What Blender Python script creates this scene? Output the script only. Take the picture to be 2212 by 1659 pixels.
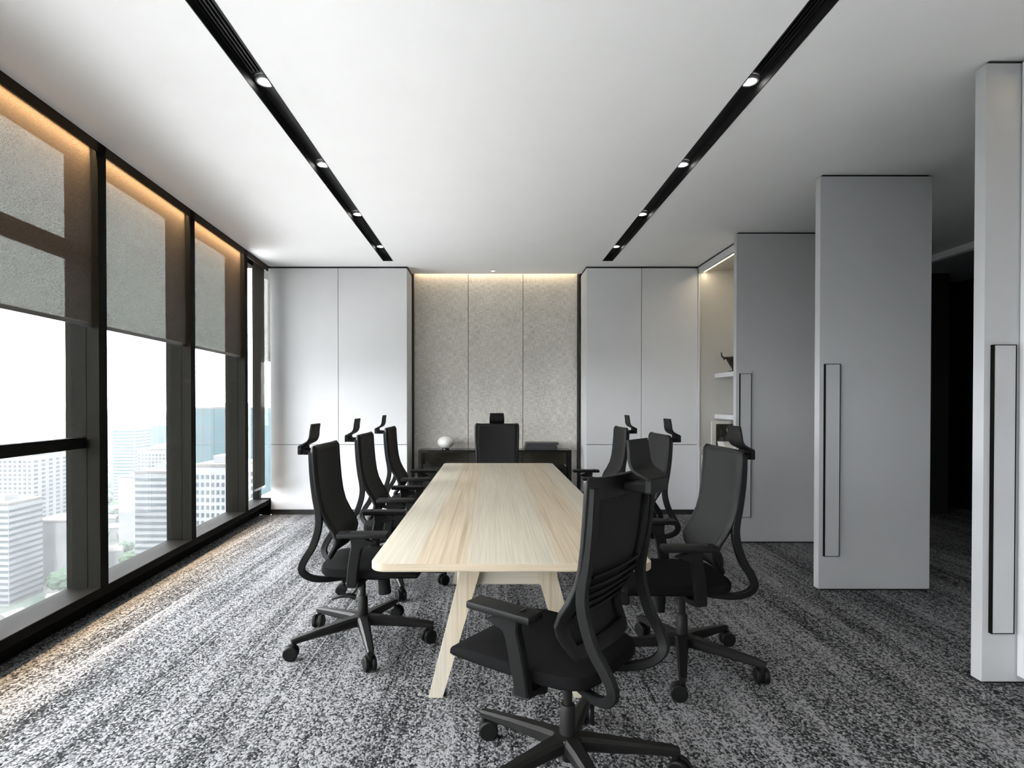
import bpy, bmesh, math, random
from mathutils import Vector, Matrix
R = math.radians
random.seed(7)
for o in list(bpy.data.objects):
    bpy.data.objects.remove(o, do_unlink=True)
SC = bpy.context.scene
COL = SC.collection

# ------------------------------------------------------------------ camera
F_PX, W_PX, H_PX = 1240.0, 2212.0, 1659.0
EYE = 1.35
PITCH = math.atan(F_PX / 128000.0)
VPX, VPY = 1058.6, 868.5
cam_d = bpy.data.cameras.new('camera')
cam = bpy.data.objects.new('camera', cam_d)
COL.objects.link(cam)
cam.location = (0, 0, EYE)
cam.rotation_euler = (R(90) - PITCH, 0, 0)
cam_d.sensor_fit = 'HORIZONTAL'
cam_d.sensor_width = 36.0
cam_d.lens = 36.0 * F_PX / W_PX
cam_d.shift_x = (W_PX / 2 - VPX) / W_PX
cam_d.shift_y = ((VPY + F_PX * math.tan(PITCH)) - H_PX / 2) / W_PX
cam_d.clip_start = 0.05
cam_d.clip_end = 20000
SC.camera = cam

# ------------------------------------------------------------------ world, exposure
world = bpy.data.worlds.new('overcast_sky')
SC.world = world
world.use_nodes = True
bg = world.node_tree.nodes['Background']
bg.inputs['Color'].default_value = (0.955, 0.972, 1.0, 1)
bg.inputs['Strength'].default_value = 5.0
sun_d = bpy.data.lights.new('sun', 'SUN')
sun_d.energy = 6.0; sun_d.angle = R(5); sun_d.color = (1.0, 0.97, 0.92)
sun = bpy.data.objects.new('sun', sun_d)
COL.objects.link(sun)
sun.rotation_euler = Vector((0.095, -0.566, 0.819)).to_track_quat('Z', 'Y').to_euler()      # sun high along the facade, missing its glass
SC.view_settings.view_transform = 'Standard'
SC.view_settings.look = 'None'
SC.view_settings.gamma = 1.0
SC.view_settings.use_curve_mapping = False
SC.view_settings.exposure = 1.75

SC.cycles.max_bounces = 8
SC.cycles.transparent_max_bounces = 12

LED_WINDOW, LED_NICHE, LED_SHELF, LED_NEAR, SPOT_W = 7.0, 1.6, 0.8, 0.5, 2.5

# facade frame: local y runs along the glass wall, local x = 0 is the inner face, negative is outside
FAC_A = math.atan(0.0618)
FAC = Matrix.Translation((-2.216, 0, 0)) @ Matrix.Rotation(FAC_A, 4, 'Z')
ZC = 2.97
MULL = [6.172 - 1.25 * k for k in range(9)]      # far edges of the mullions along the facade

# sky portals sit in the window openings (they only guide sampling of the sky)
def portal(y0, y1):
    d = bpy.data.lights.new('window_portal', 'AREA')
    d.shape = 'RECTANGLE'
    d.size, d.size_y = (y1 - y0), 2.76
    d.cycles.is_portal = True
    o = bpy.data.objects.new('window_portal', d)
    COL.objects.link(o)
    # emit toward +x local
    m = FAC @ Matrix.Translation((-0.24, (y0 + y1) / 2, 0.186 + 1.38)) @ Matrix.Rotation(R(-90), 4, 'Y') @ Matrix.Rotation(R(90), 4, 'Z')
    o.matrix_world = m
    return o
portal(MULL[-1], 6.86)

# ------------------------------------------------------------------ materials
MATS = {}
def nodes_of(name):
    m = bpy.data.materials.new(name)
    m.use_nodes = True
    return m, m.node_tree.nodes, m.node_tree.links, m.node_tree.nodes['Principled BSDF']

def plain(name, col, rough=0.5, metal=0.0, spec=0.5, bump=0.0, bscale=200.0, vary=0.04):
    """procedural: base colour with a faint noise variation, optional fine bump"""
    m, N, L, B = nodes_of(name)
    tc = N.new('ShaderNodeTexCoord')
    nz = N.new('ShaderNodeTexNoise'); nz.inputs['Scale'].default_value = 3.0; nz.inputs['Detail'].default_value = 3
    L.new(tc.outputs['Object'], nz.inputs['Vector'])
    rp = N.new('ShaderNodeValToRGB')
    rp.color_ramp.elements[0].position = 0.3; rp.color_ramp.elements[1].position = 0.7
    rp.color_ramp.elements[0].color = tuple(c * (1 - vary) for c in col) + (1,)
    rp.color_ramp.elements[1].color = tuple(min(1, c * (1 + vary)) for c in col) + (1,)
    L.new(nz.outputs['Fac'], rp.inputs['Fac'])
    L.new(rp.outputs['Color'], B.inputs['Base Color'])
    B.inputs['Roughness'].default_value = rough
    B.inputs['Metallic'].default_value = metal
    B.inputs['Specular IOR Level'].default_value = spec
    if bump:
        n2 = N.new('ShaderNodeTexNoise'); n2.inputs['Scale'].default_value = bscale
        L.new(tc.outputs['Object'], n2.inputs['Vector'])
        bp = N.new('ShaderNodeBump'); bp.inputs['Strength'].default_value = bump; bp.inputs['Distance'].default_value = 0.002
        L.new(n2.outputs['Fac'], bp.inputs['Height']); L.new(bp.outputs['Normal'], B.inputs['Normal'])
    MATS[name] = m
    return m

def math_node(N, L, op, a, b=None):
    n = N.new('ShaderNodeMath'); n.operation = op
    for i, v in enumerate((a, b)):
        if v is None: continue
        if isinstance(v, (int, float)): n.inputs[i].default_value = v
        else: L.new(v, n.inputs[i])
    return n.outputs[0]

def mapped(N, L, sock, sc):
    mp = N.new('ShaderNodeMapping'); mp.inputs['Scale'].default_value = sc
    L.new(sock, mp.inputs['Vector'])
    return mp.outputs['Vector']

plain('ceiling_white', (0.91, 0.915, 0.92), 0.9, spec=0.2, vary=0.01)
plain('wall_grey', (0.42, 0.425, 0.43), 0.8, spec=0.2)
plain('lacquer_white', (0.65, 0.657, 0.672), 0.55, spec=0.3, vary=0.01)
plain('door_grey', (0.455, 0.46, 0.47), 0.6, spec=0.3, vary=0.015)
plain('edge_black', (0.015, 0.015, 0.014), 0.5)
plain('gap_dark', (0.03, 0.03, 0.032), 0.8, spec=0.1)
plain('bronze_dark', (0.0062, 0.0060, 0.0050), 0.65, spec=0.03, vary=0.03)
plain('bronze_brown', (0.030, 0.020, 0.011), 0.6, spec=0.1)
plain('bronze_trim', (0.20, 0.14, 0.08), 0.35, metal=0.8)
plain('track_black', (0.012, 0.0125, 0.0125), 0.55, spec=0.3)
plain('chair_plastic', (0.0048, 0.005, 0.005), 0.5, spec=0.2, bump=0.15, bscale=600)
plain('chair_base', (0.0062, 0.0062, 0.0056), 0.48, spec=0.25, bump=0.08, bscale=600)
plain('chair_fabric', (0.0052, 0.0052, 0.0055), 0.9, spec=0.1, bump=0.5, bscale=900)
plain('hem_metal', (0.10, 0.10, 0.10), 0.3, metal=0.7)
plain('black_lacquer', (0.010, 0.010, 0.009), 0.18, spec=0.5)
plain('smoked_back', (0.02, 0.02, 0.018), 0.15, spec=0.6)
plain('porcelain', (0.72, 0.72, 0.69), 0.25, spec=0.5, vary=0.02)
plain('dark_bronze_cast', (0.018, 0.014, 0.010), 0.4, metal=0.3)
plain('page_white', (0.62, 0.60, 0.55), 0.8)
plain('book_black', (0.012, 0.012, 0.013), 0.35)
plain('book_grey', (0.06, 0.06, 0.065), 0.4)
plain('skin_tone', (0.62, 0.42, 0.30), 0.6)
plain('chrome_ring', (0.75, 0.75, 0.75), 0.25, metal=0.6)
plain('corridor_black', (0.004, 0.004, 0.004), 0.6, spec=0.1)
plain('shelf_inside', (0.50, 0.49, 0.46), 0.7, spec=0.2)

def emission(name, col, s):
    m, N, L, B = nodes_of(name)
    B.inputs['Base Color'].default_value = (0.8, 0.8, 0.8, 1)
    B.inputs['Emission Color'].default_value = (*col, 1)
    B.inputs['Emission Strength'].default_value = s
    MATS[name] = m
emission('lamp_lens', (1.0, 0.98, 0.95), 4.0)
emission('led_warm', (1.0, 0.80, 0.52), 3.0)

def mat_glass():
    m, N, L, B = nodes_of('window_glass')
    out = N['Material Output']
    N.remove(B)
    t = N.new('ShaderNodeBsdfTransparent'); t.inputs['Color'].default_value = (0.972, 0.977, 0.975, 1)
    g = N.new('ShaderNodeBsdfGlossy'); g.inputs['Roughness'].default_value = 0.0
    lw_ = N.new('ShaderNodeLayerWeight'); lw_.inputs['Blend'].default_value = 0.5
    mx = N.new('ShaderNodeMixShader')
    pw = math_node(N, L, 'POWER', lw_.outputs['Facing'], 5.0)
    L.new(math_node(N, L, 'ADD', math_node(N, L, 'MULTIPLY', pw, 0.5), 0.02), mx.inputs[0]); L.new(t.outputs[0], mx.inputs[1]); L.new(g.outputs[0], mx.inputs[2])
    L.new(mx.outputs[0], out.inputs['Surface'])
    MATS['window_glass'] = m
mat_glass()

def mat_smoked():
    m, N, L, B = nodes_of('smoked_glass')
    out = N['Material Output']; N.remove(B)
    t = N.new('ShaderNodeBsdfTransparent'); t.inputs['Color'].default_value = (0.52, 0.51, 0.48, 1)
    g = N.new('ShaderNodeBsdfGlossy'); g.inputs['Roughness'].default_value = 0.05
    mx = N.new('ShaderNodeMixShader'); mx.inputs[0].default_value = 0.04
    L.new(t.outputs[0], mx.inputs[1]); L.new(g.outputs[0], mx.inputs[2]); L.new(mx.outputs[0], out.inputs['Surface'])
    MATS['smoked_glass'] = m
mat_smoked()

def mat_blind():
    """woven sun-screen fabric: a few per cent open, dark bronze yarn"""
    m, N, L, B = nodes_of('blind_fabric')
    out = N['Material Output']
    tc = N.new('ShaderNodeTexCoord')
    nz = N.new('ShaderNodeTexNoise'); nz.inputs['Scale'].default_value = 160; nz.inputs['Detail'].default_value = 2
    L.new(tc.outputs['Object'], nz.inputs['Vector'])
    rp = N.new('ShaderNodeValToRGB')
    rp.color_ramp.elements[0].position = 0.3; rp.color_ramp.elements[1].position = 0.7
    rp.color_ramp.elements[0].color = (0.058, 0.043, 0.030, 1); rp.color_ramp.elements[1].color = (0.075, 0.057, 0.041, 1)
    L.new(nz.outputs['Fac'], rp.inputs['Fac'])
    d = N.new('ShaderNodeBsdfDiffuse'); L.new(rp.outputs['Color'], d.inputs['Color'])
    tl = N.new('ShaderNodeBsdfTranslucent'); tl.inputs['Color'].default_value = (0.045, 0.045, 0.043, 1)
    t = N.new('ShaderNodeBsdfTransparent'); t.inputs['Color'].default_value = (0.96, 1.0, 0.965, 1)
    ad = N.new('ShaderNodeMixShader'); ad.inputs[0].default_value = 0.3
    L.new(d.outputs[0], ad.inputs[1]); L.new(tl.outputs[0], ad.inputs[2])
    mx = N.new('ShaderNodeMixShader')
    mr = N.new('ShaderNodeMapRange')
    mr.inputs['From Min'].default_value = 0.3; mr.inputs['From Max'].default_value = 0.7
    mr.inputs['To Min'].default_value = 0.115; mr.inputs['To Max'].default_value = 0.155
    L.new(nz.outputs['Fac'], mr.inputs['Value'])
    L.new(mr.outputs[0], mx.inputs[0])
    L.new(ad.outputs[0], mx.inputs[1]); L.new(t.outputs[0], mx.inputs[2])
    L.new(mx.outputs[0], out.inputs['Surface'])
    N.remove(B)
    MATS['blind_fabric'] = m
mat_blind()

def mat_mesh():
    """knitted mesh of the chair backs"""
    m, N, L, B = nodes_of('chair_mesh')
    tc = N.new('ShaderNodeTexCoord')
    v = N.new('ShaderNodeTexVoronoi'); v.inputs['Scale'].default_value = 320
    L.new(tc.outputs['Object'], v.inputs['Vector'])
    rp = N.new('ShaderNodeValToRGB')
    rp.color_ramp.elements[0].color = (0.026, 0.0265, 0.0265, 1); rp.color_ramp.elements[1].color = (0.009, 0.009, 0.009, 1)
    rp.color_ramp.elements[1].position = 0.6
    L.new(v.outputs['Distance'], rp.inputs['Fac'])
    L.new(rp.outputs['Color'], B.inputs['Base Color'])
    B.inputs['Roughness'].default_value = 0.75
    B.inputs['Specular IOR Level'].default_value = 0.25
    MATS['chair_mesh'] = m
mat_mesh()

def mat_carpet():
    m, N, L, B = nodes_of('carpet')
    tc = N.new('ShaderNodeTexCoord')
    P = tc.outputs['Object']
    vo = N.new('ShaderNodeTexVoronoi'); vo.inputs['Scale'].default_value = 1.0; vo.inputs['Randomness'].default_value = 0.75
    L.new(mapped(N, L, P, (132, 104, 1)), vo.inputs['Vector'])
    sep = N.new('ShaderNodeSeparateColor'); L.new(vo.outputs['Color'], sep.inputs[0])
    def nz(sc, det=2.0):
        n = N.new('ShaderNodeTexNoise'); n.inputs['Scale'].default_value = 1.0; n.inputs['Detail'].default_value = det
        n.inputs['Roughness'].default_value = 0.6
        L.new(mapped(N, L, P, sc), n.inputs['Vector']); return n.outputs['Fac']
    wide = nz((6.0, 0.34, 1), 3.0)
    mid = nz((32.0, 0.75, 1), 2.0)
    patch = nz((1.1, 0.9, 1), 1.0)
    thin = nz((75.0, 0.42, 1), 0.0)
    thin2 = N.new('ShaderNodeMapRange'); thin2.inputs['From Min'].default_value = 0.735; thin2.inputs['From Max'].default_value = 0.76
    thin2.inputs['To Max'].default_value = 0.5
    L.new(thin, thin2.inputs['Value'])
    st = math_node(N, L, 'ADD', math_node(N, L, 'MULTIPLY', wide, 0.95), math_node(N, L, 'MULTIPLY', mid, 0.60))
    st = math_node(N, L, 'ADD', st, math_node(N, L, 'MULTIPLY', patch, 0.35))
    th = N.new('ShaderNodeMapRange'); th.inputs['From Min'].default_value = 0.74; th.inputs['From Max'].default_value = 1.16
    th.inputs['To Min'].default_value = 0.50; th.inputs['To Max'].default_value = -0.08
    L.new(st, th.inputs['Value'])
    # share of dark yarn loops falls in the pale streaks; the gaps between loops are dark too
    v = math_node(N, L, 'SUBTRACT', sep.outputs[0], th.outputs[0])
    v = math_node(N, L, 'SUBTRACT', v, math_node(N, L, 'MULTIPLY', vo.outputs['Distance'], 0.42))
    v = math_node(N, L, 'ADD', v, thin2.outputs[0])
    mr = N.new('ShaderNodeMapRange'); mr.inputs['From Min'].default_value = -0.30; mr.inputs['From Max'].default_value = 0.42
    L.new(v, mr.inputs['Value'])
    rp = N.new('ShaderNodeValToRGB')
    rp.color_ramp.elements[0].color = (0.013, 0.0134, 0.0145, 1)
    rp.color_ramp.elements[1].color = (0.285, 0.285, 0.292, 1)
    k = rp.color_ramp.elements.new(0.45); k.color = (0.098, 0.099, 0.102, 1)
    L.new(mr.outputs[0], rp.inputs['Fac'])
    L.new(rp.outputs['Color'], B.inputs['Base Color'])
    B.inputs['Roughness'].default_value = 0.95
    B.inputs['Specular IOR Level'].default_value = 0.1
    bp = N.new('ShaderNodeBump'); bp.inputs['Strength'].default_value = 0.5; bp.inputs['Distance'].default_value = 0.004
    bp.invert = True
    L.new(vo.outputs['Distance'], bp.inputs['Height']); L.new(bp.outputs['Normal'], B.inputs['Normal'])
    MATS['carpet'] = m
mat_carpet()

def mat_wood(name, axis='Y', gain=1.0, staves=False):
    """pale ash: staves with straight grain, warmer bands"""
    m, N, L, B = nodes_of(name)
    tc = N.new('ShaderNodeTexCoord')
    P = tc.outputs['Object']
    al = {'X': 0, 'Y': 1, 'Z': 2}[axis]
    def sc(across, along):
        v = [across] * 3; v[al] = along; return tuple(v)
    def nz(s, det=3.0, dist=0.0):
        n = N.new('ShaderNodeTexNoise'); n.inputs['Scale'].default_value = 1.0; n.inputs['Detail'].default_value = det
        n.inputs['Distortion'].default_value = dist
        L.new(mapped(N, L, P, s), n.inputs['Vector']); return n.outputs['Fac']
    wob = nz(sc(4.2, 0.35), 2.0)
    if staves:
        sx = N.new('ShaderNodeSeparateXYZ'); L.new(P, sx.inputs[0])
        xw = math_node(N, L, 'ADD', sx.outputs[0], math_node(N, L, 'MULTIPLY', math_node(N, L, 'SUBTRACT', wob, 0.5), 0.06))
        br = N.new('ShaderNodeValToRGB')
        L.new(math_node(N, L, 'ADD', xw, 0.5), br.inputs['Fac'])
        cr = br.color_ramp; cr.elements[0].position = 0.0; cr.elements[1].position = 1.0
        for e_ in cr.elements: e_.color = (0.43, 0.43, 0.43, 1)
        for p_, v_ in ((0.13, 0.42), (0.17, 0.66), (0.31, 0.66), (0.35, 0.45), (0.67, 0.43), (0.70, 0.66), (0.88, 0.66), (0.92, 0.43)):
            q_ = cr.elements.new(p_); q_.color = (v_, v_, v_, 1)
        band = br.outputs['Color']
    else:
        band = wob
    fine = nz(sc(150, 2.0), 3.0)
    ring = nz(sc(46, 0.55), 2.0, 0.35)
    r0 = N.new('ShaderNodeValToRGB')
    r0.color_ramp.elements[0].position = 0.42; r0.color_ramp.elements[1].position = 0.62
    r0.color_ramp.elements[0].color = (0.60 * gain, 0.555 * gain, 0.455 * gain, 1)
    r0.color_ramp.elements[1].color = (0.60 * gain, 0.505 * gain, 0.375 * gain, 1)
    L.new(band, r0.inputs['Fac'])
    rg = N.new('ShaderNodeMapRange'); rg.inputs['From Min'].default_value = 0.52; rg.inputs['From Max'].default_value = 0.68
    L.new(ring, rg.inputs['Value'])
    bw = N.new('ShaderNodeMapRange'); bw.inputs['From Min'].default_value = 0.45; bw.inputs['From Max'].default_value = 0.6
    bw.inputs['To Min'].default_value = 0.18; bw.inputs['To Max'].default_value = 0.62
    L.new(band, bw.inputs['Value'])
    fac = math_node(N, L, 'MULTIPLY', rg.outputs[0], bw.outputs[0])
    mx = N.new('ShaderNodeMix'); mx.data_type = 'RGBA'
    L.new(fac, mx.inputs['Factor']); L.new(r0.outputs['Color'], mx.inputs[6])
    mx.inputs[7].default_value = (0.40 * gain, 0.30 * gain, 0.19 * gain, 1)
    mf = N.new('ShaderNodeMapRange'); mf.inputs['From Min'].default_value = 0.3; mf.inputs['From Max'].default_value = 0.7
    mf.inputs['To Min'].default_value = 0.86; mf.inputs['To Max'].default_value = 1.08
    L.new(fine, mf.inputs['Value'])
    m2 = N.new('ShaderNodeMix'); m2.data_type = 'RGBA'; m2.blend_type = 'MULTIPLY'; m2.inputs['Factor'].default_value = 1.0
    L.new(mx.outputs[2], m2.inputs[6]); L.new(mf.outputs[0], m2.inputs[7])
    L.new(m2.outputs[2], B.inputs['Base Color'])
    B.inputs['Roughness'].default_value = 0.55
    B.inputs['Specular IOR Level'].default_value = 0.3
    MATS[name] = m
mat_wood('wood_top', 'Y', 0.92, True)
mat_wood('wood_leg', 'Z', 0.80)
mat_wood('wood_rail', 'X', 0.80)

def mat_linen():
    m, N, L, B = nodes_of('linen_panel')
    tc = N.new('ShaderNodeTexCoord')
    P = tc.outputs['Object']
    def nz(s, det=2.0):
        n = N.new('ShaderNodeTexNoise'); n.inputs['Scale'].default_value = 1.0; n.inputs['Detail'].default_value = det
        L.new(mapped(N, L, P, s), n.inputs['Vector']); return n.outputs['Fac']
    h = nz((14, 1, 150)); v = nz((150, 1, 14)); big = nz((3, 1, 3))
    s = math_node(N, L, 'ADD', h, v)
    s = math_node(N, L, 'ADD', s, math_node(N, L, 'MULTIPLY', big, 0.3))
    mr = N.new('ShaderNodeMapRange'); mr.inputs['From Min'].default_value = 0.88; mr.inputs['From Max'].default_value = 1.42
    L.new(s, mr.inputs['Value'])
    rp = N.new('ShaderNodeValToRGB')
    rp.color_ramp.elements[0].color = (0.44, 0.42, 0.38, 1); rp.color_ramp.elements[1].color = (0.76, 0.74, 0.69, 1)
    L.new(mr.outputs[0], rp.inputs['Fac'])
    L.new(rp.outputs['Color'], B.inputs['Base Color'])
    B.inputs['Roughness'].default_value = 0.9; B.inputs['Specular IOR Level'].default_value = 0.1
    bp = N.new('ShaderNodeBump'); bp.inputs['Strength'].default_value = 0.25; bp.inputs['Distance'].default_value = 0.002
    L.new(s, bp.inputs['Height']); L.new(bp.outputs['Normal'], B.inputs['Normal'])
    MATS['linen_panel'] = m
mat_linen()

def mat_book_cover():
    m, N, L, B = nodes_of('book_cover_print')
    tc = N.new('ShaderNodeTexCoord')
    nz = N.new('ShaderNodeTexNoise'); nz.inputs['Scale'].default_value = 14
    L.new(tc.outputs['Object'], nz.inputs['Vector'])
    rp = N.new('ShaderNodeValToRGB')
    rp.color_ramp.elements[0].position = 0.45; rp.color_ramp.elements[1].position = 0.75
    rp.color_ramp.elements[0].color = (0.010, 0.010, 0.008, 1); rp.color_ramp.elements[1].color = (0.06, 0.055, 0.035, 1)
    L.new(nz.outputs['Fac'], rp.inputs['Fac']); L.new(rp.outputs['Color'], B.inputs['Base Color'])
    B.inputs['Roughness'].default_value = 0.35
    MATS['book_cover_print'] = m
mat_book_cover()

def mat_city(name, c0, c1, scale, rough=0.8, spec=0.2):
    m, N, L, B = nodes_of(name)
    tc = N.new('ShaderNodeTexCoord')
    nz = N.new('ShaderNodeTexNoise'); nz.inputs['Scale'].default_value = scale; nz.inputs['Detail'].default_value = 5
    L.new(tc.outputs['Object'], nz.inputs['Vector'])
    rp = N.new('ShaderNodeValToRGB')
    rp.color_ramp.elements[0].position = 0.38; rp.color_ramp.elements[1].position = 0.62
    rp.color_ramp.elements[0].color = (*c0, 1); rp.color_ramp.elements[1].color = (*c1, 1)
    L.new(nz.outputs['Fac'], rp.inputs['Fac']); L.new(rp.outputs['Color'], B.inputs['Base Color'])
    B.inputs['Roughness'].default_value = rough; B.inputs['Specular IOR Level'].default_value = spec
    MATS[name] = m
mat_city('city_concrete', (0.040, 0.0435, 0.046), (0.052, 0.056, 0.059), 0.05)
mat_city('city_white', (0.052, 0.056, 0.059), (0.064, 0.068, 0.071), 0.05)
mat_city('city_blue_glass', (0.009, 0.025, 0.030), (0.015, 0.033, 0.039), 0.03, 0.6, 0.0)
mat_city('city_window', (0.017, 0.022, 0.025), (0.023, 0.028, 0.031), 0.1, 0.6, 0.0)
mat_city('city_roof', (0.028, 0.0275, 0.0265), (0.040, 0.039, 0.0375), 0.08)
mat_city('city_tree', (0.007, 0.017, 0.010), (0.013, 0.026, 0.0125), 0.25)
mat_city('city_ground', (0.012, 0.021, 0.017), (0.042, 0.043, 0.041), 0.018)
plain('bounce_pale', (0.30, 0.30, 0.295), 0.9, spec=0.1)
plain('bounce_white', (0.74, 0.74, 0.735), 0.9, spec=0.1)

# ------------------------------------------------------------------ mesh helpers
class MB:
    def __init__(s): s.v, s.f = [], []
    def add(s, verts, faces):
        n = len(s.v); s.v += [Vector(p) for p in verts]; s.f += [tuple(i + n for i in q) for q in faces]; return s
    def box(s, x0, x1, y0, y1, z0, z1, bv=0.0):
        if bv <= 0:
            v = [(x, y, z) for z in (z0, z1) for y in (y0, y1) for x in (x0, x1)]
            return s.add(v, [(0, 2, 3, 1), (4, 5, 7, 6), (0, 1, 5, 4), (1, 3, 7, 5), (3, 2, 6, 7), (2, 0, 4, 6)])
        bm = bmesh.new()
        bmesh.ops.create_cube(bm, size=1.0)
        for p in bm.verts:
            p.co = Vector(((x0 + x1) / 2 + p.co.x * (x1 - x0), (y0 + y1) / 2 + p.co.y * (y1 - y0), (z0 + z1) / 2 + p.co.z * (z1 - z0)))
        bmesh.ops.bevel(bm, geom=list(bm.edges), offset=bv, segments=2, affect='EDGES', profile=0.5)
        bm.verts.ensure_lookup_table(); bm.verts.index_update()
        s.add([p.co.copy() for p in bm.verts], [tuple(q.index for q in f.verts) for f in bm.faces])
        bm.free(); return s
    def prism(s, poly, z0, z1):
        n = len(poly)
        v = [(p[0], p[1], z0) for p in poly] + [(p[0], p[1], z1) for p in poly]
        f = [tuple(range(n))[::-1], tuple(range(n, 2 * n))] + [(i, (i + 1) % n, n + (i + 1) % n, n + i) for i in range(n)]
        return s.add(v, f)
    def cyl(s, p0, p1, r0, r1=None, n=20, cap=True):
        r1 = r0 if r1 is None else r1
        p0, p1 = Vector(p0), Vector(p1)
        t = (p1 - p0).normalized()
        a = t.orthogonal().normalized(); b = t.cross(a)
        v = []
        for p, r in ((p0, r0), (p1, r1)):
            for i in range(n):
                c = 2 * math.pi * i / n
                v.append(p + a * r * math.cos(c) + b * r * math.sin(c))
        f = [(i, (i + 1) % n, n + (i + 1) % n, n + i) for i in range(n)]
        if cap: f += [tuple(range(n))[::-1], tuple(range(n, 2 * n))]
        return s.add(v, f)
    def lathe(s, prof, c=(0, 0, 0), n=28, sx=1.0, sy=1.0):
        v = []
        for r, z in prof:
            for i in range(n):
                a = 2 * math.pi * i / n
                v.append((c[0] + r * sx * math.cos(a), c[1] + r * sy * math.sin(a), c[2] + z))
        f = []
        for k in range(len(prof) - 1):
            for i in range(n):
                f.append((k * n + i, k * n + (i + 1) % n, (k + 1) * n + (i + 1) % n, (k + 1) * n + i))
        f.append(tuple(range(n))[::-1]); f.append(tuple(range((len(prof) - 1) * n, len(prof) * n)))
        return s.add(v, f)
    def sweep(s, pts, secs, side=(1, 0, 0), round_=0.3, cap=True):
        """rounded-rectangle section (across = side, other = normal) along a path"""
        pts = [Vector(p) for p in pts]; n = len(pts); side = Vector(side)
        rings = []
        for i, p in enumerate(pts):
            t = (pts[min(i + 1, n - 1)] - pts[max(i - 1, 0)]).normalized()
            sd = (side - t * side.dot(t)).normalized()
            nm = t.cross(sd).normalized()
            w, h = (secs[i] if isinstance(secs, list) else secs)
            w, h = w / 2, h / 2; c = round_ * min(w, h)
            q = [(w, h - c), (w - c, h), (-w + c, h), (-w, h - c), (-w, -h + c), (-w + c, -h), (w - c, -h), (w, -h + c)]
            rings.append([p + sd * a + nm * b for a, b in q])
        v = [x for r in rings for x in r]; k = 8
        f = [(i * k + j, i * k + (j + 1) % k, (i + 1) * k + (j + 1) % k, (i + 1) * k + j) for i in range(n - 1) for j in range(k)]
        if cap: f += [tuple(range(k))[::-1], tuple(range((n - 1) * k, n * k))]
        return s.add(v, f)
    def xf(s, M):
        s.v = [M @ p for p in s.v]; return s
    def mesh(s, name):
        me = bpy.data.meshes.new(name)
        me.from_pydata([tuple(p) for p in s.v], [], s.f)
        bm = bmesh.new(); bm.from_mesh(me)
        bmesh.ops.recalc_face_normals(bm, faces=bm.faces)
        bm.to_mesh(me); bm.free()
        return me
    def build(s, name, mat, parent=None, smooth=False, org=None):
        if org is not None:
            o3 = Vector(org); s.v = [p - o3 for p in s.v]
        me = s.mesh(name)
        me.materials.append(MATS[mat])
        if smooth:
            for p in me.polygons: p.use_smooth = True
            try: me.set_sharp_from_angle(angle=R(35))
            except Exception: pass
        o = bpy.data.objects.new(name, me)
        COL.objects.link(o)
        if org is not None: o.location = org
        if parent is not None: o.parent = parent
        return o

def curve(pts, n=6):
    """Catmull-Rom through control points (any dimension)"""
    P = [Vector(p) for p in pts]
    P = [P[0] * 2 - P[1]] + P + [P[-1] * 2 - P[-2]]
    out = []
    for i in range(1, len(P) - 2):
        for k in range(n):
            t = k / n
            a, b, c, d = P[i - 1], P[i], P[i + 1], P[i + 2]
            out.append(0.5 * ((2 * b) + (c - a) * t + (2 * a - 5 * b + 4 * c - d) * t * t + (3 * b - a - 3 * c + d) * t ** 3))
    out.append(P[-2])
    return out

def tag(o, label=None, cat=None, group=None, kind=None):
    if label: o['label'] = label
    if cat: o['category'] = cat
    if group: o['group'] = group
    if kind: o['kind'] = kind
    return o
def empty(name, loc=(0, 0, 0), rz=0.0):
    o = bpy.data.objects.new(name, None); o.empty_display_size = 0.1
    COL.objects.link(o); o.location = loc; o.rotation_euler = (0, 0, rz)
    return o
def copy_tree(o, parent=None):
    c = o.copy(); COL.objects.link(c)
    if parent is not None: c.parent = parent; c.matrix_parent_inverse = o.matrix_parent_inverse.copy()
    for ch in list(o.children): copy_tree(ch, c)
    return c
def area(name, M, sx, sy, power, col, parent=None, spread=180):
    d = bpy.data.lights.new(name, 'AREA'); d.shape = 'RECTANGLE'; d.size = sx; d.size_y = sy
    d.energy = power; d.color = col; d.spread = R(spread)
    o = bpy.data.objects.new(name, d); COL.objects.link(o); o.matrix_world = M
    if parent is not None:
        o.parent = parent; o.matrix_parent_inverse = Matrix.Identity(4)
    return o
def look_matrix(loc, direction, xaxis):
    """light matrix: -Z along direction, local X along xaxis"""
    z = -Vector(direction).normalized(); x = Vector(xaxis).normalized()
    x = (x - z * x.dot(z)).normalized(); y = z.cross(x)
    M = Matrix((x, y, z)).transposed().to_4x4(); M.translation = Vector(loc); return M

def fac_x(y): return (FAC @ Vector((0, y, 0))).x
def facw(x, y, z=0.0): return FAC @ Vector((x, y, z))

YB, YC, YP = -4.2, 6.87, 7.33          # wall behind the viewer, cabinet fronts, linen wall
XR = 6.0

# ------------------------------------------------------------------ structure
fl = MB().prism([facw(-0.30, YB)[:2], (XR, YB), (XR, 8.6), (-2.62, 8.6), (-2.62, YC), facw(-0.30, YC)[:2]], -0.12, 0.0)
tag(fl.build('floor', 'carpet'), 'grey loop-pile carpet with pale streaks running away from the viewer', 'floor', kind='structure')

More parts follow.
